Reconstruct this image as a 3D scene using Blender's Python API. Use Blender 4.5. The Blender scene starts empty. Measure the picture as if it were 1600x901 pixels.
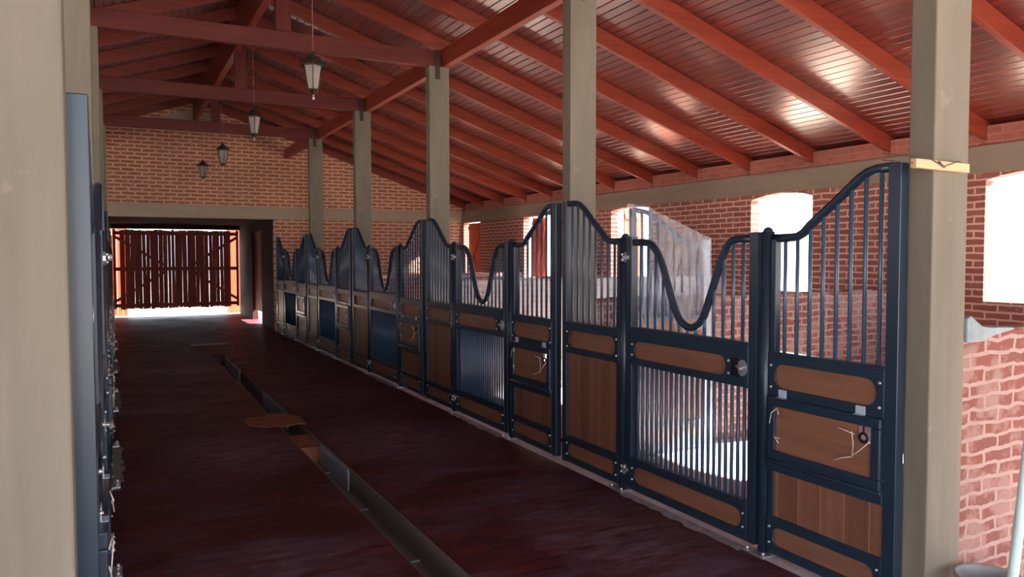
import bpy, math, random
from mathutils import Vector, Matrix

random.seed(7)
SC = bpy.context.scene
COL = SC.collection
R = math.radians

# ------------------------------------------------------------------ camera
def make_camera():
    yaw, pitch, roll = R(27.174), R(2.411), R(-0.068)
    F = Vector((math.sin(yaw)*math.cos(pitch), math.cos(yaw)*math.cos(pitch), -math.sin(pitch)))
    Rt = Vector((math.cos(yaw), -math.sin(yaw), 0))
    U = Rt.cross(F)
    Rr = Rt*math.cos(roll) + U*math.sin(roll)
    Ur = -Rt*math.sin(roll) + U*math.cos(roll)
    cam = bpy.data.cameras.new('camera')
    cam.sensor_width = 36.0
    cam.lens = 1206.257/1600*36.0
    cam.clip_start = 0.05; cam.clip_end = 500
    o = bpy.data.objects.new('camera', cam)
    m = Matrix((Rr, Ur, -F)).transposed().to_4x4()
    m.translation = Vector((0, 0, 1.7))
    o.matrix_world = m
    COL.objects.link(o)
    SC.camera = o
make_camera()

# ------------------------------------------------------------------ light, sky, exposure
SC.view_settings.view_transform = 'Standard'
SC.view_settings.look = 'None'
SC.view_settings.gamma = 1.0
SC.view_settings.use_curve_mapping = False
SC.view_settings.exposure = 0.3
SC.cycles.max_bounces = 16; SC.cycles.diffuse_bounces = 10; SC.cycles.transparent_max_bounces = 16
SKY_STRENGTH = 5.0
SUN_STRENGTH = 55.0
SUN_DIR = Vector((-1.0, 0.16, -0.64))      # direction the light travels

w = bpy.data.worlds.new('sky'); SC.world = w; w.use_nodes = True
nt = w.node_tree; nt.nodes.clear()
tc = nt.nodes.new('ShaderNodeTexCoord'); sp = nt.nodes.new('ShaderNodeSeparateXYZ')
rp = nt.nodes.new('ShaderNodeValToRGB'); bg = nt.nodes.new('ShaderNodeBackground'); wo = nt.nodes.new('ShaderNodeOutputWorld')
nt.links.new(tc.outputs['Generated'], sp.inputs[0]); nt.links.new(sp.outputs['Z'], rp.inputs[0])
rp.color_ramp.elements[0].position = 0.0; rp.color_ramp.elements[0].color = (0.92, 0.96, 1.0, 1)
rp.color_ramp.elements[1].position = 0.7; rp.color_ramp.elements[1].color = (0.42, 0.66, 1.0, 1)
nt.links.new(rp.outputs[0], bg.inputs[0]); bg.inputs[1].default_value = SKY_STRENGTH
nt.links.new(bg.outputs[0], wo.inputs[0])

sl = bpy.data.lights.new('sun', 'SUN'); sl.energy = SUN_STRENGTH; sl.angle = R(0.6); sl.color = (1.0, 0.93, 0.82)
so = bpy.data.objects.new('sun', sl); so.rotation_euler = SUN_DIR.to_track_quat('-Z', 'Y').to_euler()
so.location = (20, -8, 20); COL.objects.link(so)

# ------------------------------------------------------------------ dimensions
X0, XL = 3.317, -0.108            # aisle faces of the right and left columns
CW, CT = 0.252, 0.127             # column width (X) and thickness (Y)
Y0, D = 2.262, 3.157              # first column, bay spacing
H = 3.93                          # column top
XM = (X0+XL)/2
XW = 7.911; XWL = 2*XM-XW         # inner faces of the outer walls
YB = 18.2                         # inner face of the back wall
YF = -6.0                         # front (open) end of the roof
RING0, RING1 = 2.54, 2.82
SLOPE = 0.335
def zr(x):                        # underside of the rafters
    return 5.545 - SLOPE*(XM+abs(x-XM))
RH = 0.175                        # rafter height measured vertically
PT = 1.33                         # partition top

# ------------------------------------------------------------------ materials
class N:
    def __init__(s, name):
        s.m = bpy.data.materials.new(name); s.m.use_nodes = True
        s.t = s.m.node_tree; s.t.nodes.clear()
        s.out = s.t.nodes.new('ShaderNodeOutputMaterial')
        s.b = s.t.nodes.new('ShaderNodeBsdfPrincipled')
        s.t.links.new(s.b.outputs[0], s.out.inputs[0])
    def n(s, typ, **kw):
        nd = s.t.nodes.new(typ)
        for k, v in kw.items(): setattr(nd, k, v)
        return nd
    def l(s, a, b): s.t.links.new(a, b)
    def coord(s, kind='Object', scale=(1,1,1), loc=(0,0,0)):
        tc = s.n('ShaderNodeTexCoord'); mp = s.n('ShaderNodeMapping')
        s.l(tc.outputs[kind], mp.inputs[0]); mp.inputs['Scale'].default_value = scale; mp.inputs['Location'].default_value = loc
        return mp.outputs[0]
    def noise(s, vec, scale, detail=4, rough=.55, dist=0):
        nd = s.n('ShaderNodeTexNoise'); s.l(vec, nd.inputs['Vector'])
        nd.inputs['Scale'].default_value = scale; nd.inputs['Detail'].default_value = detail
        nd.inputs['Roughness'].default_value = rough; nd.inputs['Distortion'].default_value = dist
        return nd.outputs['Fac']
    def ramp(s, fac, stops):
        nd = s.n('ShaderNodeValToRGB'); s.l(fac, nd.inputs[0])
        e = nd.color_ramp.elements
        while len(e) > 1: e.remove(e[-1])
        e[0].position = stops[0][0]; e[0].color = tuple(stops[0][1])+(1,) if len(stops[0][1]) == 3 else stops[0][1]
        for p, c in stops[1:]:
            q = e.new(p); q.color = tuple(c)+(1,)
        return nd.outputs[0]
    def mix(s, fac, a, b, mode='MIX'):
        nd = s.n('ShaderNodeMix', data_type='RGBA', blend_type=mode)
        for i, v in ((0, fac), (6, a), (7, b)):
            if hasattr(v, 'links') or hasattr(v, 'is_output'): s.l(v, nd.inputs[i])
            else: nd.inputs[i].default_value = v if i == 0 else tuple(v)+(1,)
        return nd.outputs[2]
    def math(s, op, a, b=None, c=None):
        nd = s.n('ShaderNodeMath', operation=op)
        for i, v in enumerate((a, b, c)):
            if v is None: continue
            if hasattr(v, 'is_output'): s.l(v, nd.inputs[i])
            else: nd.inputs[i].default_value = v
        return nd.outputs[0]
    def bump(s, h, strength=.3, dist=.01):
        nd = s.n('ShaderNodeBump'); nd.inputs['Strength'].default_value = strength; nd.inputs['Distance'].default_value = dist
        s.l(h, nd.inputs['Height']); s.l(nd.outputs[0], s.b.inputs['Normal'])
    def set(s, **kw):
        for k, v in kw.items():
            i = s.b.inputs[k]
            if hasattr(v, 'is_output'): s.l(v, i)
            else: i.default_value = (tuple(v)+(1,)) if isinstance(v, tuple) and len(v) == 3 else v
        return s

def m_plain(name, col, rough=.5, metal=0., var=.15, scale=8, bump=0., **kw):
    m = N(name); v = m.coord()
    f = m.noise(v, scale)
    c = m.ramp(f, [(.3, tuple(x*(1-var) for x in col)), (.7, tuple(min(1, x*(1+var)) for x in col))])
    m.set(**{'Base Color': c, 'Roughness': rough, 'Metallic': metal}); m.set(**kw)
    if bump: m.bump(m.noise(v, scale*6), bump, .004)
    return m.m

def m_brick(name, axes, bw, rh, mortar, c1, c2, cm, smear=0., smearcol=(.6,.52,.47), rough=.85, warp=.006, varscale=.9):
    m = N(name)
    tc = m.n('ShaderNodeTexCoord'); s = m.n('ShaderNodeSeparateXYZ'); m.l(tc.outputs['Object'], s.inputs[0])
    v = tc.outputs['Object']
    nz = m.n('ShaderNodeTexNoise'); m.l(v, nz.inputs['Vector']); nz.inputs['Scale'].default_value = 9
    sn = m.n('ShaderNodeSeparateColor'); m.l(nz.outputs['Color'], sn.inputs[0])
    def ax(a, ch):
        w_ = m.math('MULTIPLY', m.math('SUBTRACT', sn.outputs[ch], .5), warp*4)
        return m.math('ADD', s.outputs[a], w_)
    cb = m.n('ShaderNodeCombineXYZ'); m.l(ax(axes[0], 0), cb.inputs[0]); m.l(ax(axes[1], 1), cb.inputs[1])
    bt = m.n('ShaderNodeTexBrick'); m.l(cb.outputs[0], bt.inputs['Vector'])
    bt.inputs['Scale'].default_value = 1; bt.inputs['Brick Width'].default_value = bw; bt.inputs['Row Height'].default_value = rh
    bt.inputs['Mortar Size'].default_value = mortar; bt.inputs['Mortar Smooth'].default_value = .25; bt.inputs['Bias'].default_value = 0
    bt.inputs['Color1'].default_value = c1+(1,); bt.inputs['Color2'].default_value = c2+(1,); bt.inputs['Mortar'].default_value = cm+(1,)
    big = m.noise(v, varscale, 5)
    col = m.mix(m.math('MULTIPLY', m.noise(v, 28, 3), .5), bt.outputs['Color'], tuple(x*.55 for x in c1))
    col = m.mix(bt.outputs['Fac'], col, cm)
    if smear:
        f = m.ramp(m.noise(v, 7, 6, .65), [(.62-smear*.35, (0,0,0)), (.72-smear*.3, (1,1,1))])
        col = m.mix(m.math('MULTIPLY', f, min(.9, .35+smear*.6)), col, smearcol)
    col = m.mix(.6, col, m.ramp(big, [(.3, (.6,.6,.6)), (.7, (1,1,1))]), 'MULTIPLY')
    m.set(**{'Base Color': col, 'Roughness': rough})
    h = m.math('ADD', m.math('MULTIPLY', bt.outputs['Fac'], -1.0), m.math('MULTIPLY', m.noise(v, 60, 4), .5))
    m.bump(h, .5, .008)
    return m.m

def m_wood(name, col, axis, rough=.45, plank=0., pax='Y', seam=(.5,.32,.2), spread=.35, bump=.15, coat=0.):
    m = N(name)
    sc = [14, 14, 14]; sc['XYZ'.index(axis)] = 1.0
    v = m.coord(scale=tuple(sc))
    f = m.noise(v, 1.2, 6, .62, .8)
    a = tuple(x*(1-spread) for x in col); b = tuple(min(1, x*(1+spread)) for x in col)
    c = m.ramp(f, [(.28, a), (.5, col), (.74, b)])
    if plank:
        tc = m.n('ShaderNodeTexCoord'); s = m.n('ShaderNodeSeparateXYZ'); m.l(tc.outputs['Object'], s.inputs[0])
        q = m.math('DIVIDE', s.outputs[pax], plank)
        fr = m.math('FRACT', q); idx = m.math('FLOOR', q)
        wn = m.n('ShaderNodeTexWhiteNoise', noise_dimensions='1D'); m.l(idx, wn.inputs['W'])
        c = m.mix(1.0, c, m.ramp(wn.outputs['Value'], [(0, (.72,.72,.72)), (1, (1,1,1))]), 'MULTIPLY')
        edge = m.math('LESS_THAN', m.math('ABSOLUTE', m.math('SUBTRACT', fr, .5)), .485)
        c = m.mix(edge, seam, c)
    m.set(**{'Base Color': c, 'Roughness': rough, 'Coat Weight': coat})
    m.bump(f, bump, .003)
    return m.m

def m_roof():
    """Varnished red boards running along Y, with a V groove between boards."""
    m = N('varnished_red_boards')
    tc = m.n('ShaderNodeTexCoord'); s = m.n('ShaderNodeSeparateXYZ'); m.l(tc.outputs['Object'], s.inputs[0])
    q = m.math('DIVIDE', s.outputs['X'], .098)
    fr = m.math('FRACT', q); idx = m.math('FLOOR', q)
    wn = m.n('ShaderNodeTexWhiteNoise', noise_dimensions='1D'); m.l(idx, wn.inputs['W'])
    ds = m.math('ABSOLUTE', m.math('SUBTRACT', fr, .5))       # .5 at the joint
    cb = m.n('ShaderNodeCombineXYZ'); m.l(m.math('MULTIPLY', s.outputs['X'], 16), cb.inputs[0])
    m.l(m.math('ADD', m.math('MULTIPLY', s.outputs['Y'], 1.1), m.math('MULTIPLY', wn.outputs['Value'], 31)), cb.inputs[1]); m.l(s.outputs['Z'], cb.inputs[2])
    g = m.noise(cb.outputs[0], 1.3, 6, .6, 1.2)
    c = m.ramp(g, [(.28, (.075,.008,.006)), (.5, (.16,.017,.010)), (.74, (.26,.04,.022))])
    kn = m.ramp(m.noise(m.coord(scale=(5,2.4,1)), 2.1, 3, .5), [(.66, (0,0,0)), (.7, (1,1,1))])
    c = m.mix(m.math('MULTIPLY', kn, .85), c, (.045,.005,.004))
    c = m.mix(1.0, c, m.ramp(wn.outputs['Value'], [(0, (.72,.72,.72)), (1, (1,1,1))]), 'MULTIPLY')
    m.set(**{'Base Color': c, 'Roughness': m.math('ADD', .26, m.math('MULTIPLY', g, .14)), 'Specular IOR Level': .6, 'Coat Weight': .95, 'Coat Roughness': .25, 'Coat IOR': 1.9})
    m.bump(g, .03, .002)
    return m.m

def m_concrete(name, a, b, streak='Z', rough=.8):
    m = N(name)
    sc = [7, 7, 7]; sc['XYZ'.index(streak)] = .7
    v = m.coord(scale=tuple(sc)); v2 = m.coord()
    f = m.noise(v, 1.0, 6, .6, .4); g = m.noise(v2, 2.2, 6, .6)
    c = m.mix(g, m.ramp(f, [(.25, a), (.75, b)]), tuple((x+y)*.5*.82 for x, y in zip(a, b)))
    st = m.ramp(m.noise(v2, 6.5, 5, .7), [(.62, (0,0,0)), (.7, (1,1,1))])
    c = m.mix(m.math('MULTIPLY', st, .22), c, tuple(min(1, y*1.25) for y in b))
    m.set(**{'Base Color': c, 'Roughness': rough})
    m.bump(m.math('ADD', f, m.math('MULTIPLY', m.noise(v2, 45, 4), .4)), .35, .006)
    return m.m

def m_floor():
    m = N('dark_red_pavers')
    tc = m.n('ShaderNodeTexCoord'); s = m.n('ShaderNodeSeparateXYZ'); m.l(tc.outputs['Object'], s.inputs[0])
    v = tc.outputs['Object']
    cb = m.n('ShaderNodeCombineXYZ'); m.l(s.outputs['X'], cb.inputs[0]); m.l(s.outputs['Y'], cb.inputs[1])
    bt = m.n('ShaderNodeTexBrick'); m.l(cb.outputs[0], bt.inputs['Vector'])
    bt.inputs['Scale'].default_value = 1; bt.inputs['Brick Width'].default_value = .24; bt.inputs['Row Height'].default_value = .12
    bt.inputs['Mortar Size'].default_value = .006; bt.inputs['Mortar Smooth'].default_value = .3; bt.inputs['Bias'].default_value = 0
    bt.inputs['Color1'].default_value = (.072,.011,.014,1); bt.inputs['Color2'].default_value = (.115,.017,.018,1); bt.inputs['Mortar'].default_value = (.035,.008,.010,1)
    dust = m.ramp(m.noise(m.coord(scale=(1,2.3,1)), 1.1, 7, .68, .6), [(.47, (0,0,0)), (.66, (1,1,1))])
    smn = m.ramp(m.noise(m.coord(scale=(1,3,1)), 4.5, 6, .7), [(.4, (0,0,0)), (.62, (.8,.8,.8))])
    spk = m.ramp(m.noise(v, 26, 4, .7), [(.66, (0,0,0)), (.74, (1,1,1))])
    c = m.mix(m.math('MULTIPLY', dust, .4), bt.outputs['Color'], (.20,.14,.21))
    for cx, cy, rx, ry in ((.95,7.0,.75,.95), (2.35,9.3,1.0,.55), (2.25,6.9,.8,1.2), (.35,9.4,.6,.5), (2.7,3.9,.6,1.3), (.9,12.5,.9,.6), (.7,4.2,.8,.7)):
        dx = m.math('DIVIDE', m.math('SUBTRACT', s.outputs['X'], cx), rx); dy = m.math('DIVIDE', m.math('SUBTRACT', s.outputs['Y'], cy), ry)
        e = m.math('SUBTRACT', 1.0, m.math('ADD', m.math('MULTIPLY', dx, dx), m.math('MULTIPLY', dy, dy)))
        e = m.math('MULTIPLY', m.math('MAXIMUM', e, 0.0), smn)
        c = m.mix(e, c, (.23,.14,.19))
    c = m.mix(m.math('MULTIPLY', spk, .10), c, (.4,.3,.3))
    c = m.mix(.8, c, m.ramp(m.noise(v, .8, 4), [(.3, (.65,.65,.65)), (.7, (1,1,1))]), 'MULTIPLY')
    m.set(**{'Base Color': c, 'Roughness': m.math('ADD', .5, m.math('MULTIPLY', dust, .3)), 'Specular IOR Level': .28})
    m.bump(m.math('ADD', m.math('MULTIPLY', bt.outputs['Fac'], -1), m.math('MULTIPLY', m.noise(v, 9, 5), .8)), .5, .006)
    return m.m

BR = ((.36,.095,.06), (.25,.06,.042), (.62,.36,.27))
M = dict(
    brick_x=m_brick('brick_side_wall', (1,2), .26, .075, .0115, (.46,.15,.11), (.36,.11,.085), (.78,.50,.42), smear=.10),
    brick_y=m_brick('brick_end_wall', (0,2), .27, .083, .020, (.66,.25,.13), (.54,.18,.09), (.95,.56,.41), smear=.15),
    brick_p=m_brick('brick_partition_rough', (0,2), .235, .068, .011, (.30,.085,.06), (.24,.08,.065), (.46,.30,.26), smear=.5, smearcol=(.42,.26,.225), warp=.012),
    brick_w=m_brick('brick_partition_cement_smeared', (0,2), .235, .068, .013, (.5,.32,.28), (.42,.25,.22), (.72,.66,.64), smear=.85, smearcol=(.74,.69,.68), warp=.012),
    concrete=m_concrete('cast_concrete', (.13,.113,.082), (.30,.262,.20)),
    ring=m_concrete('cast_concrete_beam', (.24,.19,.138), (.39,.315,.235), 'Y'),
    ringx=m_concrete('cast_concrete_lintel', (.46,.36,.25), (.66,.53,.39), 'X'),
    roof=m_roof(),
    rafter=m_wood('red_stained_rafter_timber', (.25,.038,.019), 'X', .38, spread=.3),
    beam=m_wood('red_stained_beam_timber', (.29,.042,.022), 'Y', .45, spread=.3),
    tie=m_wood('red_stained_truss_timber', (.125,.012,.008), 'X', .6, spread=.3),
    post=m_wood('red_stained_king_post_timber', (.12,.012,.008), 'Z', .6, spread=.3),
    infill=m_brick('rendered_brick_infill', (1,2), .26, .075, .008, (.46,.14,.10), (.42,.13,.09), (.55,.22,.17), smear=.6, smearcol=(.48,.17,.125)),
    gatew=m_wood('red_gate_timber', (.45,.06,.035), 'Z', .6, spread=.4),
    shutter=m_wood('orange_red_shutter_timber', (.50,.075,.025), 'Z', .5),
    wood_h=m_wood('brown_hardwood_inset', (.26,.115,.068), 'Y', .42, spread=.22, bump=.08),
    wood_v=m_wood('brown_hardwood_planks', (.25,.105,.062), 'Z', .45, plank=.148, pax='Y', seam=(.42,.22,.12), spread=.22, bump=.08),
    steel=m_plain('navy_powder_coated_steel', (.017,.034,.058), .32, .0, .06, **{'Specular IOR Level': .6, 'Coat Weight': .12, 'Coat Roughness': .2}),
    bar=m_plain('navy_steel_bar', (.058,.115,.195), .34, .1, .06, **{'Specular IOR Level': .6}),
    zinc=m_plain('galvanised_steel', (.72,.74,.76), .35, .85, .1, 30),
    tag=m_plain('pale_grey_hinge_plate', (.5,.58,.66), .45, .1, .05),
    black=m_plain('black_painted_metal', (.012,.012,.014), .45, .3),
    strap=m_plain('dark_iron_strap', (.06,.045,.03), .6, .5),
    floor=m_floor(),
    stallfloor=m_plain('pale_cement_floor', (.66,.56,.54), .85, 0, .15, 3, .3),
    kerb=m_plain('grey_cement_threshold', (.30,.26,.27), .85, 0, .3, 14, .5),
    clay=m_plain('orange_clay_fill', (.30,.10,.05), .9, 0, .25, 10, .5),
    channel=m_concrete('smooth_cement_channel', (.16,.135,.11), (.27,.24,.21), 'Y', .45),
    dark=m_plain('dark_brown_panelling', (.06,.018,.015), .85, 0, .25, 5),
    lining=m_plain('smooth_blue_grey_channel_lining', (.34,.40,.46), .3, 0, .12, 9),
    ground=m_plain('dry_pale_yard_ground', (.60,.50,.39), .95, 0, .12, .6),
    tieplastic=m_plain('white_cable_tie', (.85,.82,.72), .4),
    pine=m_wood('raw_pine', (.72,.46,.25), 'X', .6, spread=.18),
    wire=m_plain('rusty_wire', (.12,.09,.07), .6, .4),
    polem=m_plain('pale_mint_painted_pipe', (.62,.80,.76), .35),
    bucket=m_plain('grey_plastic_bucket', (.32,.31,.30), .5),
    cement=m_plain('blue_grey_wet_cement', (.27,.33,.34), .8, 0, .2, 12, .6),
    bronze=m_plain('aged_bronze_lantern_metal', (.085,.065,.045), .42, .6),
    bulb=m_plain('frosted_white_bulb', (.95,.93,.88), .3),
    cord=m_plain('brown_lamp_cord', (.28,.11,.08), .6),
    roofout=m_plain('grey_roof_sheet', (.35,.33,.31), .6),
)
def m_glass():
    m = N('dusty_lantern_glass')
    tr = m.n('ShaderNodeBsdfTransparent'); mx = m.n('ShaderNodeMixShader')
    m.set(**{'Base Color': (.55,.5,.46), 'Roughness': .18})
    m.l(tr.outputs[0], mx.inputs[1]); m.l(m.b.outputs[0], mx.inputs[2]); mx.inputs[0].default_value = .45
    m.l(mx.outputs[0], m.out.inputs[0]); return m.m
def m_film():
    m = N('clear_wrinkled_plastic_film')
    tr = m.n('ShaderNodeBsdfTransparent'); tl = m.n('ShaderNodeBsdfTranslucent'); mx = m.n('ShaderNodeMixShader'); m2 = m.n('ShaderNodeMixShader')
    tl.inputs['Color'].default_value = (.9,.94,1,1)
    f = m.noise(m.coord(scale=(3,3,.8)), 2.6, 4, .6, 1.0)
    m.set(**{'Base Color': (.88,.92,.97), 'Roughness': .25, 'Specular IOR Level': .9})
    m.bump(f, .8, .03)
    m.l(m.b.outputs[0], m2.inputs[1]); m.l(tl.outputs[0], m2.inputs[2]); m2.inputs[0].default_value = .5
    m.l(tr.outputs[0], mx.inputs[1]); m.l(m2.outputs[0], mx.inputs[2])
    m.l(m.ramp(f, [(.35, (.10,.10,.10)), (.65, (.48,.48,.48))]), mx.inputs[0])
    m.l(mx.outputs[0], m.out.inputs[0]); return m.m
M['glass'] = m_glass(); M['film'] = m_film()

# ------------------------------------------------------------------ mesh building
class MB:
    def __init__(s): s.v = []; s.f = []; s.smooth = []
    def add(s, vs, fs, smooth=False):
        o = len(s.v); s.v += [tuple(v) for v in vs]
        for f in fs: s.f.append(tuple(i+o for i in f)); s.smooth.append(smooth)
        return s
    def box(s, x0, x1, y0, y1, z0, z1):
        x0, x1 = min(x0, x1), max(x0, x1); y0, y1 = min(y0, y1), max(y0, y1)
        vs = [(x, y, z) for z in (z0, z1) for y in (y0, y1) for x in (x0, x1)]
        return s.add(vs, [(0,2,3,1),(4,5,7,6),(0,1,5,4),(2,6,7,3),(0,4,6,2),(1,3,7,5)])
    def prism(s, poly, axis, a, b):
        """extrude a 2D polygon along an axis: axis 0 -> poly is (y,z); 1 -> (x,z); 2 -> (x,y)"""
        ar = sum(poly[i][0]*poly[(i+1) % len(poly)][1]-poly[(i+1) % len(poly)][0]*poly[i][1] for i in range(len(poly)))
        if ar < 0: poly = poly[::-1]
        def P(p, t): return (t, p[0], p[1]) if axis == 0 else (p[0], t, p[1]) if axis == 1 else (p[0], p[1], t)
        n = len(poly); a, b = min(a, b), max(a, b)
        vs = [P(p, a) for p in poly]+[P(p, b) for p in poly]
        fs = [tuple(range(n)), tuple(range(2*n-1, n-1, -1))]+[(i, n+i, n+(i+1) % n, (i+1) % n) for i in range(n)]
        if axis != 1: fs = [f[::-1] for f in fs]
        return s.add(vs, fs)
    def tube(s, pts, r, n=10, caps=True):
        pts = [Vector(p) for p in pts]; vs = []; fs = []
        rs = r if isinstance(r, (list, tuple)) else [r]*len(pts)
        prev = None
        for i, p in enumerate(pts):
            t = ((pts[min(i+1, len(pts)-1)]-p).normalized()+(p-pts[max(i-1, 0)]).normalized()).normalized()
            if prev is None:
                a = Vector((0,0,1)) if abs(t.z) < .9 else Vector((1,0,0)); u = t.cross(a).normalized()
            else:
                u = (prev-t*prev.dot(t)).normalized()
            prev = u; w_ = t.cross(u)
            for k in range(n):
                an = 2*math.pi*k/n; vs.append(p+(u*math.cos(an)+w_*math.sin(an))*rs[i])
        for i in range(len(pts)-1):
            for k in range(n):
                a, b = i*n+k, i*n+(k+1) % n; fs.append((a, b, b+n, a+n))
        s.add(vs, fs, True)
        if caps:
            o = len(s.v)-len(vs)
            s.f.append(tuple(o+k for k in range(n))[::-1]); s.smooth.append(False)
            s.f.append(tuple(o+(len(pts)-1)*n+k for k in range(n))); s.smooth.append(False)
        return s
    def lathe(s, prof, n=16, c=(0,0,0), rot=0, smooth=True):
        vs = []; fs = []
        for r_, z in prof:
            for k in range(n):
                a = 2*math.pi*k/n+rot; vs.append((c[0]+r_*math.cos(a), c[1]+r_*math.sin(a), c[2]+z))
        for i in range(len(prof)-1):
            for k in range(n):
                a, b = i*n+k, i*n+(k+1) % n; fs.append((a, b, b+n, a+n))
        fs.append(tuple(range(n))[::-1]); fs.append(tuple((len(prof)-1)*n+k for k in range(n)))
        return s.add(vs, fs, smooth)
    def ball(s, c, r, n=8):
        prof = [(max(1e-4, r*math.sin(math.pi*i/n)), -r*math.cos(math.pi*i/n)) for i in range(n+1)]
        return s.lathe(prof, n*2, c)
    def plate(s, y0, y1, z0, z1, hy0, hy1, hz0, hz1, xa, xb, rad):
        """flat plate (normal X) with a rounded window cut through it"""
        c = [(hy1-rad, hz1-rad, 0), (hy0+rad, hz1-rad, 90), (hy0+rad, hz0+rad, 180), (hy1-rad, hz0+rad, 270)]
        oc = [(y1, z1), (y0, z1), (y0, z0), (y1, z0)]
        inner = []; outer = []
        for (cy, cz, a0), (oy, oz) in zip(c, oc):
            for j in range(9):
                a = R(a0+90*j/8); inner.append((cy+rad*math.cos(a), cz+rad*math.sin(a)))
                if j == 4: outer.append((oy, oz))
                else:
                    t = math.tan(R(45*(j if j < 4 else 8-j)/4))
                    hor = (a0 in (0, 180)) == (j < 4)     # on the vertical edge
                    if hor: outer.append((oy, cz+(oz-cz)*t))
                    else: outer.append((cy+(oy-cy)*t, oz))
        n = len(inner)
        vs = [(xa, *p) for p in inner]+[(xa, *p) for p in outer]+[(xb, *p) for p in inner]+[(xb, *p) for p in outer]
        fs = []
        for i in range(n):
            j = (i+1) % n
            fs += [(i, j, n+j, n+i), (2*n+i, 3*n+i, 3*n+j, 2*n+j), (i, 2*n+i, 2*n+j, j), (n+i, n+j, 3*n+j, 3*n+i)]
        return s.add(vs, fs)
    def mirror(s, xm=0.):
        s.v = [(2*xm-x, y, z) for x, y, z in s.v]; s.f = [f[::-1] for f in s.f]; return s
    def build(s, name, mat, parent=None, bevel=0., loc=None):
        me = bpy.data.meshes.new(name); v = s.v
        if loc is not None: v = [(x-loc[0], y-loc[1], z-loc[2]) for x, y, z in v]
        me.from_pydata(v, [], s.f); me.polygons.foreach_set('use_smooth', s.smooth)
        me.materials.append(M[mat] if isinstance(mat, str) else mat); me.update()
        o = bpy.data.objects.new(name, me); COL.objects.link(o)
        if parent is not None: o.parent = parent
        if loc is not None: o.location = loc
        if bevel:
            b = o.modifiers.new('edge', 'BEVEL'); b.width = bevel; b.segments = 2; b.limit_method = 'ANGLE'; b.angle_limit = R(50)
        return o

def tag(o, label, cat, group=None, kind=None):
    o['label'] = label; o['category'] = cat
    if group: o['group'] = group
    if kind: o['kind'] = kind
    return o
def structure(o, label=None):
    o['kind'] = 'structure'
    if label: o['label'] = label; o['category'] = o.name.split('_')[0]
    return o
def empty(name, loc=(0,0,0), rot=(0,0,0)):
    o = bpy.data.objects.new(name, None); o.location = loc; o.rotation_euler = rot; o.empty_display_size = .1
    COL.objects.link(o); return o
def copy_tree(o, parent=None):
    c = o.copy(); COL.objects.link(c)
    if parent is not None: c.parent = parent
    for ch in o.children: copy_tree(ch, c)
    return c

# ------------------------------------------------------------------ ground and floors
g = MB(); g.box(-60, 60, -40, 80, -.5, -.22); g.box(-40, 40, 24.1, 80, -.3, -.03)
structure(g.build('ground', 'ground'), 'pale dry yard ground outside the stable'); 

TX0, TX1, TY1, TZ = 1.42, 1.66, 14.2, -.19
fl = MB()
fl.box(-.26, TX0, YF-1, 24.1, -.2, 0); fl.box(TX1, 3.20, YF-1, 24.1, -.2, 0); fl.box(3.20, 4.3, YB+.15, 24.1, -.2, 0)
fl.box(TX0, TX1, TY1, 24.1, -.2, 0)
# the shallow sump beside the channel
structure(fl.build('floor', 'floor'), 'dark red brick paved aisle floor')
ch = MB(); ch.box(TX0, TX1, YF-1, TY1, -.215, TZ)
ch.box(TX0-.002, TX0+.018, YF-1, TY1, TZ, -.012); ch.box(TX1-.018, TX1+.002, YF-1, TY1, TZ, -.012)
structure(ch.build('trim_1', 'channel'), 'open cement drain channel running down the aisle floor').name = 'trim_1'
cs = MB()
for y in (3.55, 4.45, 5.55, 6.65): cs.box(TX0+.018, TX1-.018, y, y+.012, TZ, TZ+.012)
cs.build('joint', 'kerb', bpy.data.objects['trim_1'])
for ya, yb in ((6.08, 7.05), (8.55, 10.1), (12.2, 13.9)):  # added blue-grey strips: light sheen on the cement wall, put into their colour
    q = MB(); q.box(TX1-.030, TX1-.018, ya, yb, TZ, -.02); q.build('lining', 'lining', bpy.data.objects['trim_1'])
q = MB(); q.box(TX0+.018, TX1-.018, 7.08, 7.62, TZ, -.05); q.build('clay_fill', 'clay', bpy.data.objects['trim_1'])
sf = MB(); sf.box(3.20, XW, YF-1, YB, -.2, -.004); 
structure(sf.build('floor', 'stallfloor'), 'pale cement floor of the right-hand stalls')
sf = MB(); sf.box(XWL, -.26, YF-1, YB, -.2, -.004)
structure(sf.build('floor', 'stallfloor'), 'pale cement floor of the left-hand stalls')

# clay patch: missing pavers next to the drain
pt = MB()
poly = [(1.16,7.88),(1.30,8.44),(1.44,8.50),(1.72,8.38),(1.70,7.98),(1.655,7.80),(1.655,7.06),(1.43,7.00),(1.43,7.74),(1.28,7.80)]
pt.prism([(1.16,8.02),(1.14,8.22),(1.20,8.47),(1.33,8.42),(1.46,8.55),(1.60,8.50),(1.70,8.30),(1.69,7.86),(1.60,7.90),(1.44,7.80),(1.41,7.90),(1.30,7.88)], 2, 0.0, .006)
tag(pt.build('clay_patch', 'clay', loc=(1.4,8.1,0)), 'orange clay patch bridging the open drain channel in the aisle floor', 'floor patch')
gr = MB(); gr.box(1.25, 1.95, 15.75, 15.95, 0, .01)
for i in range(8): gr.box(1.28+i*.083, 1.28+i*.083+.05, 15.78, 15.92, .01, .016)
tag(gr.build('drain_cover', 'kerb', loc=(1.6,15.85,0)), 'pale cover strip lying across the aisle floor near the gate', 'drain cover')

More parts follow.
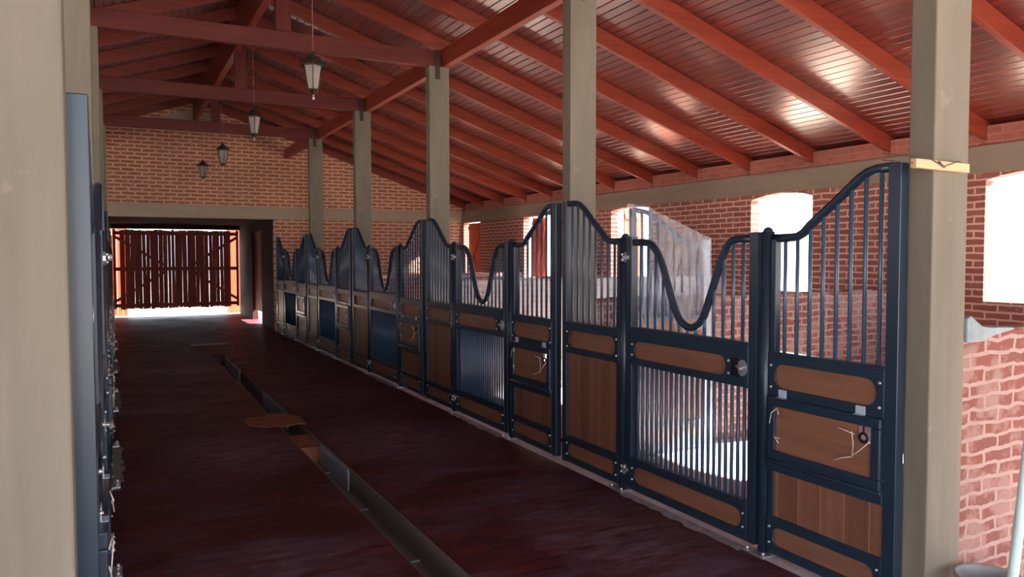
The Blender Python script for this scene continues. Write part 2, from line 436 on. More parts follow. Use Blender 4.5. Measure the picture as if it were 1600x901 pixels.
# ------------------------------------------------------------------ walls
def wall_side(name, xa, xb, windows, y0, y1, mat, label, ztop=2.54):
    """windows: (ya, yb, zsill, zspring, ztop); the side wall with arched openings"""
    b = MB(); y = y0
    for (a, c, zs, zp, zt) in sorted(windows):
        b.box(xa, xb, y, a, 0, ztop); b.box(xa, xb, a, c, 0, zs)
        if zt > zp or zt < ztop:
            n = 8; pts = [(a, ztop), (a, zp)]
            for i in range(1, n): t = i/n; pts.append((a+(c-a)*t, zp+(zt-zp)*math.sin(math.pi*t)**.7))
            pts += [(c, zp), (c, ztop)]
            for i in range(1, len(pts)-2):
                p, q = pts[i], pts[i+1]
                b.prism([p, q, (q[0], ztop), (p[0], ztop)], 0, xa, xb)
        y = c
    b.box(xa, xb, y, y1, 0, ztop)
    return structure(b.build(name, mat), label)
WINS = [(-3.2,-1.2,.02,2.54,2.54), (.45,1.5,1.23,2.46,2.535), (3.74,4.83,1.23,2.46,2.535), (7.03,8.10,1.23,2.46,2.535), (10.43,11.52,1.23,2.50,2.535), (13.45,14.86,1.22,2.53,2.54), (17.10,18.10,1.22,2.53,2.54)]
wall_side('wall_right', XW, XW+.15, WINS, YF, YB, 'brick_x', 'red brick outer wall on the right with arched window openings')
wall_side('wall_left', XWL, XWL-.15, [(-3.6,1.6,.02,2.54,2.54)]+WINS[2:], YF, YB, 'brick_x', 'red brick outer wall on the left behind the left stalls')
# reveals pale mortar are the wall thickness itself

def ring(name, xa, xb, label):
    b = MB(); b.box(xa, xb, YF, YB, RING0, RING1); o = b.build(name, 'ring', bevel=.006); structure(o, label)
ring('trim_2', XW-.012, XW+.16, 'concrete ring beam on top of the right brick wall')
ring('trim_3', XWL-.16, XWL+.012, 'concrete ring beam on top of the left brick wall')
RY = [4.87+1.10*k for k in range(-9, 13)]
for nm, xa, xb in (('wall_right', XW+.01, XW+.15), ('wall_left', XWL-.15, XWL-.01)):
    b = MB(); ys = [YF]+[q for y in RY for q in (y-.03, y+.03)]+[YB]
    for i in range(0, len(ys)-1, 2):
        zt = min(zr(xa), zr(xb))+RH-.002
        b.box(xa, xb, ys[i]+.004, ys[i+1]-.004, RING1, zt)
        b.box(xa, xb, ys[i+1]-.004, min(ys[i+1]+.064, YB), RING1, min(zr(xa), zr(xb))-.004)
    structure(b.build(nm, 'infill'), 'brick infill between the rafter ends')

# back wall with gate opening and gable
OX0, OX1 = -.16, 3.235
b = MB()
b.box(XWL-.15, OX0, YB, YB+.15, 0, RING0); b.box(OX1, XW+.15, YB, YB+.15, 0, RING0)
gx = [XWL-.15, XM, XW+.15]
b.prism([(gx[0], RING1), (gx[2], RING1), (gx[2], zr(gx[2])+RH), (XM, zr(XM)+RH), (gx[0], zr(gx[0])+RH)], 1, YB, YB+.15)
structure(b.build('wall_back', 'brick_y'), 'red brick gable wall at the far end above the gate passage')
b = MB(); b.box(XWL-.15, XW+.15, YB-.012, YB+.16, RING0, RING1)
structure(b.build('trim_4', 'ringx', bevel=.006), 'concrete lintel beam across the far brick wall')
b = MB(); b.prism([(.9,4.62),(2.1,4.62),(2.0,4.76),(1.6,4.87),(1.25,4.82),(.98,4.70)], 1, YB-.02, YB)
structure(b.build('trim_5', 'ringx'), 'pale concrete pad high in the far gable')

# passage beyond the back wall
VY = 24.0
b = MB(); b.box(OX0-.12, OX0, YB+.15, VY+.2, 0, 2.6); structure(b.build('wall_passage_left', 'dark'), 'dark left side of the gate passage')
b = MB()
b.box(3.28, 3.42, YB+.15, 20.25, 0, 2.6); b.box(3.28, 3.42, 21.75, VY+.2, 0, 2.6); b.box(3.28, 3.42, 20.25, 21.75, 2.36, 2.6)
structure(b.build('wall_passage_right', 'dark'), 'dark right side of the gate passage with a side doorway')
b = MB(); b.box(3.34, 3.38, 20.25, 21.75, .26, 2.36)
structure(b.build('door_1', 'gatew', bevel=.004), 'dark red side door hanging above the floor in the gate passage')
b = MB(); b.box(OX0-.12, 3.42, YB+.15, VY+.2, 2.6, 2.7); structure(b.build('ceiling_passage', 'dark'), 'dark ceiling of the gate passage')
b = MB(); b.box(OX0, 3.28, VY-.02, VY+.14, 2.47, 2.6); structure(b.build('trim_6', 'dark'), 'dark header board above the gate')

# ------------------------------------------------------------------ roof
for nm, sgn, lab in (('ceiling_right', 1, 'varnished red board ceiling of the right roof slope'), ('ceiling_left', -1, 'varnished red board ceiling of the left roof slope')):
    b = MB(); xe = XM+sgn*(XW+.55-XM)
    p = [(XM, zr(XM)+RH), (xe, zr(xe)+RH), (xe, zr(xe)+RH+.06), (XM, zr(XM)+RH+.06)]
    zu = lambda d, h=0: zr(XM+d)+RH+h
    for i in range(70):                       # chamfered boards, each 98 mm wide
        a, c = i*.098, i*.098+.0965; ch_ = .007
        if c > XW+.55-XM: break
        pr = [(a, .022), (a, ch_), (a+ch_, 0), (c-ch_, 0), (c, ch_), (c, .022)]
        b.prism([(XM+sgn*d, zu(d, h)) for d, h in pr], 1, YF, YB+.5)
    b.prism([(XM, zu(0, .0215)), (xe, zu(XW+.55-XM, .0215)), (xe, zu(XW+.55-XM, .06)), (XM, zu(0, .06))], 1, YF, YB+.5)
    structure(b.build(nm, 'roof'), lab)
    b = MB(); b.prism([(x, z+.065) for x, z in p[:2]]+[(x, z+.10) for x, z in p[2:]], 1, YF-.1, YB+.6)
    structure(b.build(nm, 'roofout'), 'roof sheeting above the '+('right' if sgn > 0 else 'left')+' slope')

# rafters, one by one
def rafter(y, sgn):
    b = MB(); xe = XW+.10
    x1 = XM+.045; xt = XW-.10
    P = [(x1, zr(x1)), (xt, zr(xt)), (xe, zr(xt)+.0), (xe, zr(xe)+RH), (x1, zr(x1)+RH)]
    P = [(x1, zr(x1)), (XW-.02, zr(XW-.02)), (XW+.14, zr(XW+.14)+.03), (XW+.14, zr(XW+.14)+RH-.001), (x1, zr(x1)+RH-.001)]
    b.prism(P, 1, -.03, .03)
    if sgn < 0: b.mirror(XM)
    return b
ORD = ['first', 'second', 'third', 'fourth', 'fifth', 'sixth', 'seventh', 'eighth', 'ninth', 'tenth', 'eleventh', 'twelfth', 'thirteenth', 'fourteenth', 'fifteenth', 'sixteenth', 'seventeenth', 'eighteenth', 'nineteenth', 'twentieth', 'twenty-first', 'twenty-second', 'twenty-third', 'twenty-fourth']
for sgn, side in ((1, 'right'), (-1, 'left')):
    first = None
    for i, y in enumerate(RY):
        if first is None: first = o = rafter(0, sgn).build('roof_rafter', 'rafter', bevel=.004)
        else: o = first.copy(); COL.objects.link(o)
        o.location = (0, y, 0)
        if sgn > 0 and i >= 8:
            lab = 'red-stained rafter on the right slope, %s from the photo\'s right edge' % ORD[i-8]
        elif sgn > 0: lab = 'red-stained rafter on the right slope, %s from the open end' % ORD[i]
        else: lab = 'red-stained rafter on the left roof slope, %s from the far brick gable' % ORD[len(RY)-1-i]
        tag(o, lab, 'rafter', 'rafters of the %s roof slope' % side)
# ridge beam and the beams over the columns
b = MB(); b.box(XM-.045, XM+.045, YF+.2, YB, 4.62, zr(XM)+RH-.03)
tag(b.build('ridge_beam', 'beam', bevel=.004, loc=(XM,8,4.62)), 'long red ridge beam under the peak of the roof', 'beam')
for sgn, side in ((1, 'right'), (-1, 'left')):
    b = MB(); b.box(3.48, 3.568, YF+.2, YB, H, H+.21)
    if sgn < 0: b.mirror(XM)
    cx = 3.52 if sgn > 0 else 2*XM-3.52
    tag(b.build('column_head_beam', 'beam', bevel=.004, loc=(cx,8,H)), 'long red timber beam resting on the tops of the %s concrete columns' % side, 'beam')
    # small packing blocks carry each rafter on the beam

# ------------------------------------------------------------------ columns, trusses
CN = ['nearest the camera', 'second from the camera', 'third from the camera', 'fourth from the camera', 'last before the far brick wall']
def column(x, y, lab, ztop=H):
    b = MB(); b.box(x, x+CW, y, y+CT, -.01, ztop)
    o = b.build('concrete_column', 'concrete', bevel=.007, loc=(x+CW/2, y+CT/2, 0))
    return tag(o, lab, 'column', 'concrete columns along the aisle')
for k in range(-1, 5):
    for side, x in (('right', X0), ('left', XL-CW)):
        lab = 'tall concrete column in the %s row, %s' % (side, CN[k]) if k >= 0 else 'concrete column in the %s row, behind the camera' % side
        column(x, Y0+k*D, lab)
for k in range(-1, 5):
    y = Y0+k*D+.02; y2 = y+.085
    t = empty('roof_truss', (XM, y, H))
    tag(t, 'red roof truss spanning the aisle at the %s' % ('open end behind the camera' if k < 0 else 'column pair '+CN[k]), 'roof truss', 'trusses across the aisle')
    b = MB(); b.box(XL-.15-XM, 3.475-XM, 0, .085, 0, .185)
    b.build('tie_beam', 'tie', t, .004)
    b = MB(); b.box(1.575-XM, 1.735-XM, -.01, .07, .187, zr(XM)+RH-.04-H)
    b.build('king_post', 'post', t, .004)
    for sx in (1, -1):
        b = MB(); xo = 3.42-XM if sx > 0 else XM-3.42
        b.box(xo-.03, xo+.03, -.0265, -.0215, -.15, .19)
        b.ball((xo, -.03, -.05), .007, 4); b.ball((xo, -.03, -.11), .007, 4); b.ball((xo,-.03,.06), .007, 4)
        b.build('strap', 'strap', t)
# ------------------------------------------------------------------ partitions
PN = ['beside the nearest right column', 'between the first and second right stalls', 'between the second and third right stalls', 'between the third and fourth right stalls', 'before the last right stall']
for k in range(0, 5):
    y = Y0+k*D; zt = PT if k != 2 else 1.40
    b = MB(); b.box(X0+CW, XW, y+.004, y+CT-.004, -.01, zt)
    n = 24; rnd = random.Random(k)
    for i in range(n):         # uneven mortar bed along the top
        xa = X0+CW+(XW-X0-CW)*i/n; b.box(xa, xa+(XW-X0-CW)/n, y+.012, y+CT-.012, zt, zt+.004+rnd.random()*.014)
    tag(b.build('brick_partition', 'brick_w' if k == 2 else 'brick_p', loc=((X0+CW+XW)/2, y+CT/2, 0)),
        ('whitish cement-smeared' if k == 2 else 'rough red')+' half-height brick partition '+PN[k], 'partition', 'brick partitions between the right stalls')
    b = MB(); b.box(XWL, XL-CW, y+.004, y+CT-.004, -.01, PT)
    tag(b.build('brick_partition', 'brick_p', loc=((XWL+XL-CW)/2, y+CT/2, 0)),
        'rough red half-height brick partition on the left side, at the column '+CN[k], 'partition', 'brick partitions between the left stalls')

# ------------------------------------------------------------------ stall fronts
# local frame: x = 0 stall plane (positive away from the aisle), y from the near end, z up
FD = .028                        # half depth of the frame tubes
RC = [(.800,1.797),(.70,1.797),(.633,1.801),(.59,1.822),(.548,1.86),(.442,1.935),(.333,2.015),(.244,2.082),(.20,2.105),(.15,2.117),(.06,2.118)]
VC = [(.96,1.797),(1.04,1.797),(1.102,1.794),(1.14,1.782),(1.171,1.755),(1.20,1.71),(1.231,1.651),(1.288,1.514),(1.347,1.374),(1.375,1.315),(1.411,1.273),(1.45,1.248),(1.490,1.238),(1.53,1.243),(1.574,1.261),(1.61,1.287),(1.637,1.323),(1.675,1.39),(1.698,1.443),(1.773,1.612),(1.82,1.69),(1.858,1.737),(1.90,1.770),(1.943,1.788),(2.0,1.794),(2.10,1.794)]
LC = [(2.26,1.807),(2.36,1.807),(2.417,1.812),(2.46,1.83),(2.506,1.865),(2.58,1.922),(2.644,1.966),(2.72,2.03),(2.772,2.071),(2.82,2.10),(2.867,2.115),(2.92,2.12),(3.0,2.12)]
def zat(c, y):
    c = sorted(c)
    for (a, za), (b, zb) in zip(c, c[1:]):
        if a <= y <= b: return za+(zb-za)*(y-a)/(b-a)
    return c[0][1] if y < c[0][0] else c[-1][1]

def stall(sgn):
    def fin(b):
        if sgn < 0: b.mirror(0)
        return b
    def part(b, name, mat, parent, bevel=0): return fin(b).build(name, mat, parent, bevel)
    root = empty('stall_front')
    def bolts(parent, pts):
        for y, z in pts:
            b = MB(); b.tube([(-FD-.001, y, z), (-FD-.009, y, z)], .008, 8); b.tube([(-FD-.009, y, z), (-FD-.013, y, z)], .005, 8); part(b, 'bolt', 'zinc', parent)
    # posts
    for y in (.845, 2.215):
        b = MB(); b.tube([(0, y, .006), (0, y, 1.835)], .037, 20); b.ball((0, y, 1.832), .030, 6); po = part(b, 'post', 'steel', root)
        b = MB(); b.box(-.085, .075, y-.075, y+.085, 0, .012)
        pl = part(b, 'base_plate', 'zinc', po)
        for dx, dy in ((-.065, -.055), (-.065, .065)):
            b = MB(); b.tube([(dx, y+dy, .012), (dx, y+dy, .03)], .010, 6); part(b, 'bolt', 'zinc', po)
    # ---- near side panel with feed hatch
    def side(y0, y1, sa, sb, curve, nm):
        """y0..y1 panel, stile sa..sb (tall end)"""
        b = MB()
        b.box(-FD, FD, sa, sb, .02, 2.135)
        lo, hi = (sb, y1) if sa < y0+.1 else (y0, sa)
        pa, pb = lo, hi
        for za, zb in ((1.125, 1.168), (.918, .962), (.20, .24) if nm == 'hatch' else (.205,.245), (.025, .065)):
            b.box(-FD, FD, pa, pb, za, zb)
        if sa < y0+.1: b.box(-.022, .022, hi-.035, hi, .04, 1.79)
        else: b.box(-.022, .022, lo, lo+.035, .04, 1.80)
        for z0, z1 in ((.93, 1.15), (.04, .23)):
            b.plate(pa, pb, z0, z1, pa+.045, pb-.045, z0+.038, z1-.048 if z0 > .5 else z1-.045, -FD-.002, -FD+.004, (z1-z0-.09)*.47)
        fr = part(b, 'side_panel_frame', 'steel', root, .003)
        b = MB(); b.tube([(0, y, z) for y, z in curve], .024, 12); part(b, 'top_tube', 'steel', fr)
        b = MB(); b.box(-.012, .012, pa, pb, .95, 1.14); part(b, 'wood_inset', 'wood_h', fr)
        b = MB(); b.box(-.012, .012, pa, pb, .05, .22); part(b, 'wood_inset', 'wood_h', fr)
        n = 8
        for i in range(n):
            y = pa+.03+(pb-pa-.03)*(i+.75)/(n+.35) if sa > y0 else pa+(pb-pa-.03)*(i+.65)/(n+.3)
            b = MB(); b.tube([(0, y, 1.16), (0, y, zat(curve, y)-.006)], .0105, 8); part(b, 'bar', 'bar', fr)
        bolts(fr, [(pa+.022, .97), (pa+.022, 1.09), (pb-.022, .97), (pb-.022, 1.09), (pa+.022, .09), (pa+.022, .18), (pb-.022, .09), (pb-.022, .18)])
        return fr, pa, pb
    fr, pa, pb = side(0, .80, 0, .067, RC, 'hatch')
    # hatch: hinged frame with wood sheet
    b = MB(); X1, X2 = -FD-.022, -FD+.016
    b.box(X1, X2, pa+.004, pb-.016, .868, .918); b.box(X1, X2, pa+.004, pb-.016, .569, .619)
    b.box(X1, X2, pa+.004, pa+.056, .619, .868); b.box(X1, X2, pb-.066, pb-.016, .619, .868)
    ht = part(b, 'feed_hatch', 'steel', fr, .006)
    b = MB(); ya, yb = pa+.056, pb-.066
    pts = [(yb, .620), (yb, .867), (ya+.085, .867), (ya+.085, .80)]
    for i in range(1, 6): a = R(90*i/5); pts.append((ya+.085-.085*math.sin(a)*1.0, .74+.06*math.cos(a)))
    pts += [(ya, .740), (ya, .620)]
    b.prism(pts, 0, -FD-.006, -FD+.004); part(b, 'wood_sheet', 'wood_h', ht)
    for y in (pa+.10, pa+.60):
        b = MB(); b.box(-FD-.024, -FD-.001, y, y+.055, .9185, .9215); b.box(-FD-.006, -FD-.001, y, y+.055, .9215, .962); part(b, 'hinge_plate', 'tag', ht, .002)
    b = MB(); b.tube([(-FD-.012, ya+.045, .865), (-FD-.012, ya+.045, .83)], .005, 6)
    b.tube([(-FD-.012, ya+.045+.022*math.cos(a/12*2*math.pi), .81+.022*math.sin(a/12*2*math.pi)) for a in range(13)], .007, 8); part(b, 'hook_ring', 'black', ht)
    for pts in ([(ya+.0,.80),(ya+.05,.75),(ya+.10,.705)], [(ya+.10,.705),(ya+.15,.69),(ya+.20,.665)], [(ya+.09,.82),(ya+.14,.83),(ya+.18,.838)], [(ya+.10,.705),(ya+.09,.77),(ya+.095,.835)],
                [(yb-.02,.86),(yb+.015,.83),(yb+.022,.77)], [(yb-.02,.86),(yb-.045,.83)], [(yb,.70),(yb-.05,.70)], [(yb,.70),(yb-.045,.675)]):
        b = MB(); m_ = len(pts)-1
        b.tube([(-FD-.0225-.012*(i/m_ if m_ else 0), y, z) for i, (y, z) in enumerate(pts)], .0022, 6); part(b, 'cable_tie', 'tieplastic', ht)
    b = MB(); b.box(-FD-.006, FD, pa, pb, .50, .556); b.tube([(-FD-.012, pa, .556), (-FD-.012, pb, .556)], .011, 10); part(b, 'hatch_rail', 'steel', fr, .003)
    b = MB(); b.box(-.012, .012, pa, pb, .22, .51); part(b, 'plank_panel', 'wood_v', fr)
    b = MB(); b.box(-.010, .012, pa, pb, .556, .93); bb = None   # (hatch opening is left open)
    # ---- far side panel
    fr, pa, pb = side(2.255, 2.99, 2.99, 3.055, LC, 'plain')
    b = MB(); b.box(-.012, .012, pa, pb, .22, .93); part(b, 'plank_panel', 'wood_v', fr)
    # ---- door
    d0, d1 = .895, 2.165
    b = MB()
    b.box(-FD, FD, d0, d0+.065, .03, 1.835); b.box(-FD, FD, d1-.065, d1, .03, 1.835)
    for za, zb in ((1.155, 1.198), (.930, .975), (.222, .264), (.03, .07)): b.box(-FD, FD, d0+.065, d1-.065, za, zb)
    b.plate(d0+.065, d1-.065, .945, 1.18, d0+.25, d1-.10, .978, 1.10, -FD-.002, -FD+.004, .058)
    b.plate(d0+.065, d1-.065, .05, .245, d0+.11, d1-.11, .088, .208, -FD-.002, -FD+.004, .057)
    dr = part(b, 'stall_door', 'steel', root, .003)
    b = MB(); b.tube([(0, y, z) for y, z in VC], .025, 12); part(b, 'top_tube', 'steel', dr)
    b = MB(); b.box(-.012, .012, d0+.22, d1-.065, .955, 1.165); part(b, 'wood_inset', 'wood_h', dr)
    b = MB(); b.box(-.012, .012, d0+.065, d1-.065, .055, .24); part(b, 'wood_inset', 'wood_h', dr)
    n = 13
    for i in range(n):
        y = d0+.065+(d1-d0-.13)*(i+.9)/(n+.8)
        b = MB(); b.tube([(0, y, 1.19), (0, y, zat(VC, y)-.006)], .0105, 8); part(b, 'bar', 'bar', dr)
    n = 21
    for i in range(n):
        y = d0+.065+(d1-d0-.13)*(i+1)/(n+1)
        b = MB(); b.tube([(0, y, .255), (0, y, .94)], .0115, 8); part(b, 'bar', 'bar', dr)
    bolts(dr, [(d0+.22, 1.00), (d0+.22, 1.075), (d1-.082, 1.00), (d1-.082, 1.075), (d0+.09, .11), (d0+.09, .19), (d1-.09, .11), (d1-.09, .19)])
    b = MB(); b.box(-FD-.0045, -FD-.002, d0+.14, d0+.20, .985, 1.10); b.box(-FD-.008, -FD-.002, d0+.155, d0+.165, .99, 1.095); part(b, 'latch_slot', 'black', dr)
    b = MB(); c_ = [(.0, d0+.105, 1.045)]
    b.prism([(d0+.105+.035*math.cos(2*math.pi*i/20), 1.045+.048*math.sin(2*math.pi*i/20)) for i in range(20)], 0, -FD-.009, -FD-.002)
    b.tube([(-FD-.009, d0+.105, 1.045), (-FD-.03, d0+.105, 1.045)], .010, 8); b.tube([(-FD-.03, d0+.08, 1.040), (-FD-.03, d0+.13, 1.055)], .008, 8)
    part(b, 'latch', 'zinc', dr)
    for z in (1.69, .16):
        b = MB(); b.tube([(-.03, 2.172, z-.035), (-.03, 2.172, z+.035)], .012, 8); b.ball((-.045, 2.19, z+.02), .011, 4); b.ball((-.045, 2.19, z-.02), .011, 4)
        b.box(-.04, -.02, 2.14, 2.20, z-.012, z+.012)
        part(b, 'hinge', 'zinc', dr)
    # bracket to the column
    for z in (1.98, .17):
        b = MB(); b.box(-.01, .01, 3.055, 3.11, z-.012, z+.012); part(b, 'bracket', 'black', root)
    return root
XSR, XSL = 3.278, -.085
SN = ['nearest the camera', 'second from the camera', 'third from the camera', 'fourth from the camera', 'last, beside the far gate passage']
for sgn, side, xs in ((1, 'right', XSR), (-1, 'left', XSL)):
    proto = stall(sgn)
    # threshold shared shape
    for k in range(5):
        o = proto if k == 0 else copy_tree(proto)
        o.location = (xs, 2.377+k*D, 0)
        tag(o, 'navy barred stall front with wood insets, %s row, %s' % (side, SN[k]), 'stall front', 'stall fronts of the %s row' % side)
for sgn, side, xs in ((1, 'right', XSR), (-1, 'left', XSL)):
    th0 = None
    for k in range(5):
        if th0 is None:
            b = MB(); ys = [.94+i*.075 for i in range(17)]; rnd = random.Random(3)
            edge = [(-.105+rnd.uniform(-.02, .02), y) for y in ys]
            b.prism(edge+[(-.03, ys[-1]), (-.03, ys[0])], 2, .0, .005)
            if sgn < 0: b.mirror(0)
            th0 = o = b.build('cement_threshold', 'kerb')
        else: o = th0.copy(); COL.objects.link(o)
        o.location = (xs, 2.377+k*D, -.0035)
        tag(o, 'grey cement strip under the %s stall door %s' % (side, SN[k]), 'threshold', 'cement strips under the %s stall doors' % side)

# ------------------------------------------------------------------ spare wrapped panel
wp = empty('wrapped_panel', (3.86, 5.285, 0), (R(-1.5), 0, 0))
tag(wp, 'spare barred stall side panel wrapped in clear plastic, leaning inside the nearest stall', 'stall panel')
PC = [(.03, 2.09), (.17, 2.07), (.25, 2.03), (.40, 1.93), (.56, 1.84), (.66, 1.80), (.80, 1.80)]
b = MB(); b.box(0, .05, -.02, .02, .02, 2.10); 
for z in (1.14, .93, .22, .03): b.box(.05, .78, -.02, .02, z, z+.04)
b.build('frame', 'bar', wp, .003)
b = MB(); b.box(.765, .845, -.025, .025, .02, 1.84); b.build('end_stile', 'tag', wp, .003)
b = MB(); b.tube([(x, 0, z) for x, z in PC], .02, 10); b.build('top_tube', 'bar', wp)
b = MB(); b.box(.05, .78, -.01, .01, .06, .22); b.box(.05, .78, -.01, .01, .25, .93); b.box(.05, .78, -.01, .01, .97, 1.14); b.build('wood_sheet', 'wood_h', wp)
for i in range(8):
    x = .12+i*.085; b = MB(); b.tube([(x, 0, 1.18), (x, 0, zat(PC, x))], .011, 8); b.build('bar', 'bar', wp)
b = MB(); rnd = random.Random(11)
nx, nz = 26, 44
def ztop(x): return zat([(-.02, 2.14), (.17, 2.12), (.80, 1.88), (.88, 1.855)], x)
from mathutils import noise as mn
for side_ in (-1, 1):
    vs = []
    for j in range(nz+1):
        for i in range(nx+1):
            x = -.03+.90*i/nx; z = .005+(ztop(x)-.005)*j/nz
            w_ = mn.noise(Vector((x*7, z*3.1, side_*5)))*.022+mn.noise(Vector((x*17+3, z*9, side_*9)))*.010
            e = min(1, min(i, nx-i)/1.5, (nz-j)/1.5) if (nz-j) or True else 1
            y = side_*(.012+.022*e)+w_*e if side_ < 0 else .012+.016*e+abs(w_)*e*.4
            vs.append((x, y, z))
    fs = [(j*(nx+1)+i, j*(nx+1)+i+1, (j+1)*(nx+1)+i+1, (j+1)*(nx+1)+i) for j in range(nz) for i in range(nx)]
    if side_ > 0: fs = [f[::-1] for f in fs]
    b.add(vs, fs, True)
b.build('plastic_wrap', 'film', wp)

# ------------------------------------------------------------------ gate
gt = empty('wooden_gate', (1.6, VY, 0)); tag(gt, 'wide red wooden board gate closing the far end of the aisle, daylight through gaps', 'gate')
gx0, gx1 = -.06-1.6, 3.24-1.6; gz0, gz1 = .24, 2.46
rnd = random.Random(5); x = gx0+.17; i = 0
while x < gx1-.22:
    wd = rnd.choice((.09, .10, .115, .095, .13)); gap = rnd.choice((.001, .002, .0035, .007, .003, .004))
    x2 = min(x+wd, gx1); b = MB(); s0, s1 = rnd.uniform(-.002, .002), rnd.uniform(-.002, .002)
    z0 = gz0-rnd.uniform(0, .03); z1 = gz1-rnd.uniform(0, .03)
    b.prism([(x+s0, z0), (x2+s0, z0), (x2+s1, z1), (x+s1, z1)], 1, .05, .082); b.build('board', 'gatew', gt)
    x = x2+gap
for z in (2.30, 1.30, .28):
    b = MB(); b.box(gx0, gx1, 0, .05, z, z+.10); b.build('rail', 'gatew', gt, .003)
for xa_ in (gx0+.0, gx1-.07):
    b = MB(); b.box(xa_, xa_+.07, .0, .05, gz0, gz1); b.build('end_stile', 'gatew', gt, .003)
for (xa, za, xb, zb) in ((gx0, 2.28, -.30, 1.42), (gx1, 2.28, .30, 1.42), (gx0, .42, -.30, 1.30), (gx1, .42, .30, 1.30)):
    b = MB(); hw = .045
    b.prism([(xa, za-hw), (xb, zb-hw), (xb, zb+hw), (xa, za+hw)], 1, .004, .05); b.build('brace', 'gatew', gt)
b = MB(); b.box(-.42, .34, 0, .04, .36, 2.30)
b = MB(); b.box(-.06, .06, .0, .05, .38, 1.30); b.box(-.06, .06, .0, .05, 1.40, 2.30); b.build('meeting_stile', 'gatew', gt, .003)

for xa_, lab in ((-.22, 'orange stained board post standing outside the left edge of the gate'), (3.02, 'orange stained board post standing outside the right edge of the gate')):
    b = MB()
    for i in range(4): b.box(xa_+i*.13, xa_+i*.13+.125, VY+.9, VY+.94, -.03, 2.9)
    tag(b.build('board_post', 'shutter', loc=(xa_+.2, VY+.92, -.03)), lab, 'post')
# ------------------------------------------------------------------ shutters
def shutter(loc, rz, wdt, lab, zt=2.52):
    t = empty('window_shutter', loc, (0, 0, rz)); tag(t, lab, 'shutter')
    b = MB(); n = 5
    for i in range(n): b.box(i*wdt/n+.002, (i+1)*wdt/n-.002, 0, .022, 0, zt-loc[2])
    b.build('board_panel', 'shutter', t, .002)
    b = MB(); h = zt-loc[2]
    b.box(0, wdt, -.022, 0, .08, .16); b.box(0, wdt, -.022, 0, h-.16, h-.08); b.prism([(.02,.16),(.12,.16),(wdt-.02,h-.16),(wdt-.12,h-.16)], 1, -.022, 0); b.build('ledge', 'shutter', t, .002)
shutter((XW+.08, 17.96, 1.23), R(-90), .84, 'closed orange-red wooden shutter in the farthest right wall window')
shutter((XW+.16, 11.34, 1.23), R(8), .42, 'red wooden shutter standing open in the right wall window behind the wrapped panel')
shutter((XW+.16, 14.75, 1.23), R(-72), .42, 'half-open red wooden shutter in the right wall window above the second stall')

# ------------------------------------------------------------------ lanterns
def lantern():
    t = empty('hanging_lantern')
    n = 6; rt, rb = .088, .048; zt, zb = -.035, -.245   # relative to the brim
    b = MB(); b.lathe([(.118, -.035), (.118, -.028), (.092, .0), (.05, .045), (.022, .062), (.018, .09), (.006, .10)], n, smooth=False); b.build('roof_cap', 'bronze', t)
    b = MB()
    for k in range(n):
        a = 2*math.pi*k/n; c, s = math.cos(a), math.sin(a)
        b.tube([(rt*c, rt*s, zt), (rb*c, rb*s, zb)], .0045, 6)
        b.tube([(.118*c, .118*s, -.032), (.128*c, .128*s, -.012)], .004, 6)
    b.lathe([(rt+.004, zt-.006), (rt+.006, zt)], n, smooth=False)
    b.lathe([(.012, zb-.045), (.03, zb-.03), (rb+.006, zb-.004), (rb+.006, zb+.006)], n, smooth=False); b.build('frame', 'bronze', t)
    for k in range(n):
        a0, a1 = 2*math.pi*k/n, 2*math.pi*(k+1)/n
        b = MB(); vs = [(rt*.97*math.cos(a0), rt*.97*math.sin(a0), zt), (rt*.97*math.cos(a1), rt*.97*math.sin(a1), zt), (rb*.97*math.cos(a1), rb*.97*math.sin(a1), zb), (rb*.97*math.cos(a0), rb*.97*math.sin(a0), zb)]
        vs += [(x*.97, y*.97, z) for x, y, z in vs]
        b.add(vs, [(0,3,2,1), (4,5,6,7), (0,1,5,4), (1,2,6,5), (2,3,7,6), (3,0,4,7)]); b.build('glass_pane', 'glass', t)
    b = MB(); b.ball((0, 0, -.085), .032, 8); b.tube([(0,0,-.11), (0,0,-.14), (0,0,-.155)], [.022,.017,.016], 10); b.build('bulb', 'bulb', t)
    b = MB(); b.tube([(0,0,-.03), (0,0,-.056)], .017, 10); b.build('socket', 'bronze', t)
    b = MB(); b.lathe([(.004, -.335), (.013, -.325), (.010, -.31), (.006, -.30), (.012, -.288)], 10); b.build('finial', 'zinc', t)
    return t
LN = ['nearest of the hanging lanterns', 'second nearest of the hanging lanterns', 'third hanging lantern, against the far brick gable', 'farthest of the hanging lanterns']
lp = None
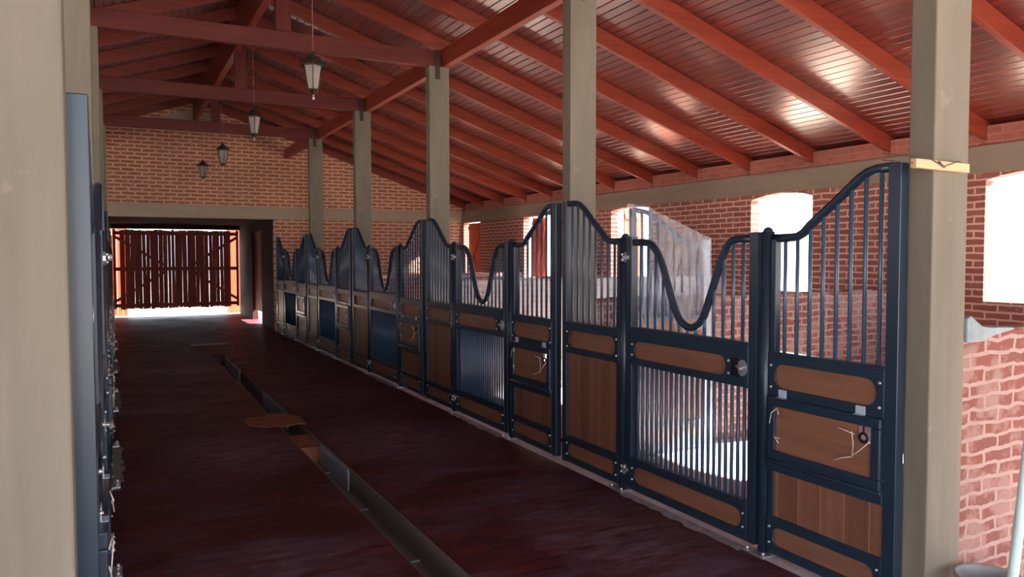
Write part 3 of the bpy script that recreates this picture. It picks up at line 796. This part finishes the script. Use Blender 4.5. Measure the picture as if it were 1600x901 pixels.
for k, (y, z) in enumerate([(7.01, 3.43), (10.30, 3.50), (13.53, 3.47), (16.75, 3.545)]):
    t = lantern()
    t.location = (XM, y, z); t.rotation_euler = (0, 0, R(17+11*k))
    tag(t, 'six-sided bronze and glass lantern on a cord, '+LN[k], 'lantern', 'lanterns hanging along the aisle')
    b = MB(); b.tube([(0, 0, .095), (0, 0, 4.62-z)], .0045, 6); b.build('cord', 'cord', t)

# ------------------------------------------------------------------ small things
t = empty('timber_offcut', (3.33, Y0-.022, 2.085), (0, R(.8), 0)); tag(t, 'short raw pine offcut wired across the nearest right column', 'wood offcut')
b = MB(); b.box(-.185, .195, -.012, .018, 0, .04); b.build('stick', 'pine', t, .002)
b = MB(); b.tube([(-.26,.10,.07), (-.10,-.016,.045), (.0,-.018,.015), (.10,-.018,.045), (.20,.03,.05)], .0025, 6)
b.tube([(-.26,.10,.04), (-.19,-.0,.02)], .0025, 6); b.tube([(-.04,-.018,.035), (.0,-.02,.01)], .004, 6); b.build('wire', 'wire', t)
b = MB(); rnd = random.Random(2)
pts = [(3.572,1.335),(3.572,1.40),(3.60,1.415),(3.64,1.39),(3.69,1.362),(3.76,1.352),(3.86,1.350),(3.95,1.345),(3.95,1.335),(3.80,1.315),(3.70,1.29),(3.60,1.285),(3.572,1.29)]
b.prism(pts, 1, Y0-.012, Y0+.10)
tag(b.build('mortar_lump', 'cement', bevel=.008, loc=(3.7,Y0+.05,1.30)), 'blue-grey lump of wet mortar on the partition top beside the nearest right column', 'mortar')
b = MB(); b.tube([(3.315,1.90,0.0), (3.367,1.90,.338), (3.475,1.90,1.0), (3.59,1.90,1.7)], .021, 14)
b.v = [(x+.0, y, z) for x, y, z in b.v]
tag(b.build('leaning_pipe', 'polem', loc=(3.315,1.90,0)), 'pale mint pipe leaning at the lower right beside the brick partition', 'pipe')
bk = empty('bucket', (3.33, 2.08, 0)); tag(bk, 'grey bucket on the floor at the foot of the nearest right column', 'bucket')
bk.location = (3.43, 1.98, 0); bk.location.x = 3.50; bk.location.y = 2.08
b = MB(); b.lathe([(.10, 0), (.13, .23), (.142, .235), (.142, .25), (.127, .25), (.123, .23), (.095, .012)], 28); b.build('body', 'bucket', bk)
b = MB(); b.tube([(.145*math.cos(a), .145*math.sin(a)*.35-.02, .235-.10*math.sin(a)) for a in [math.pi*i/16 for i in range(17)]], .004, 6); b.build('handle', 'black', bk)
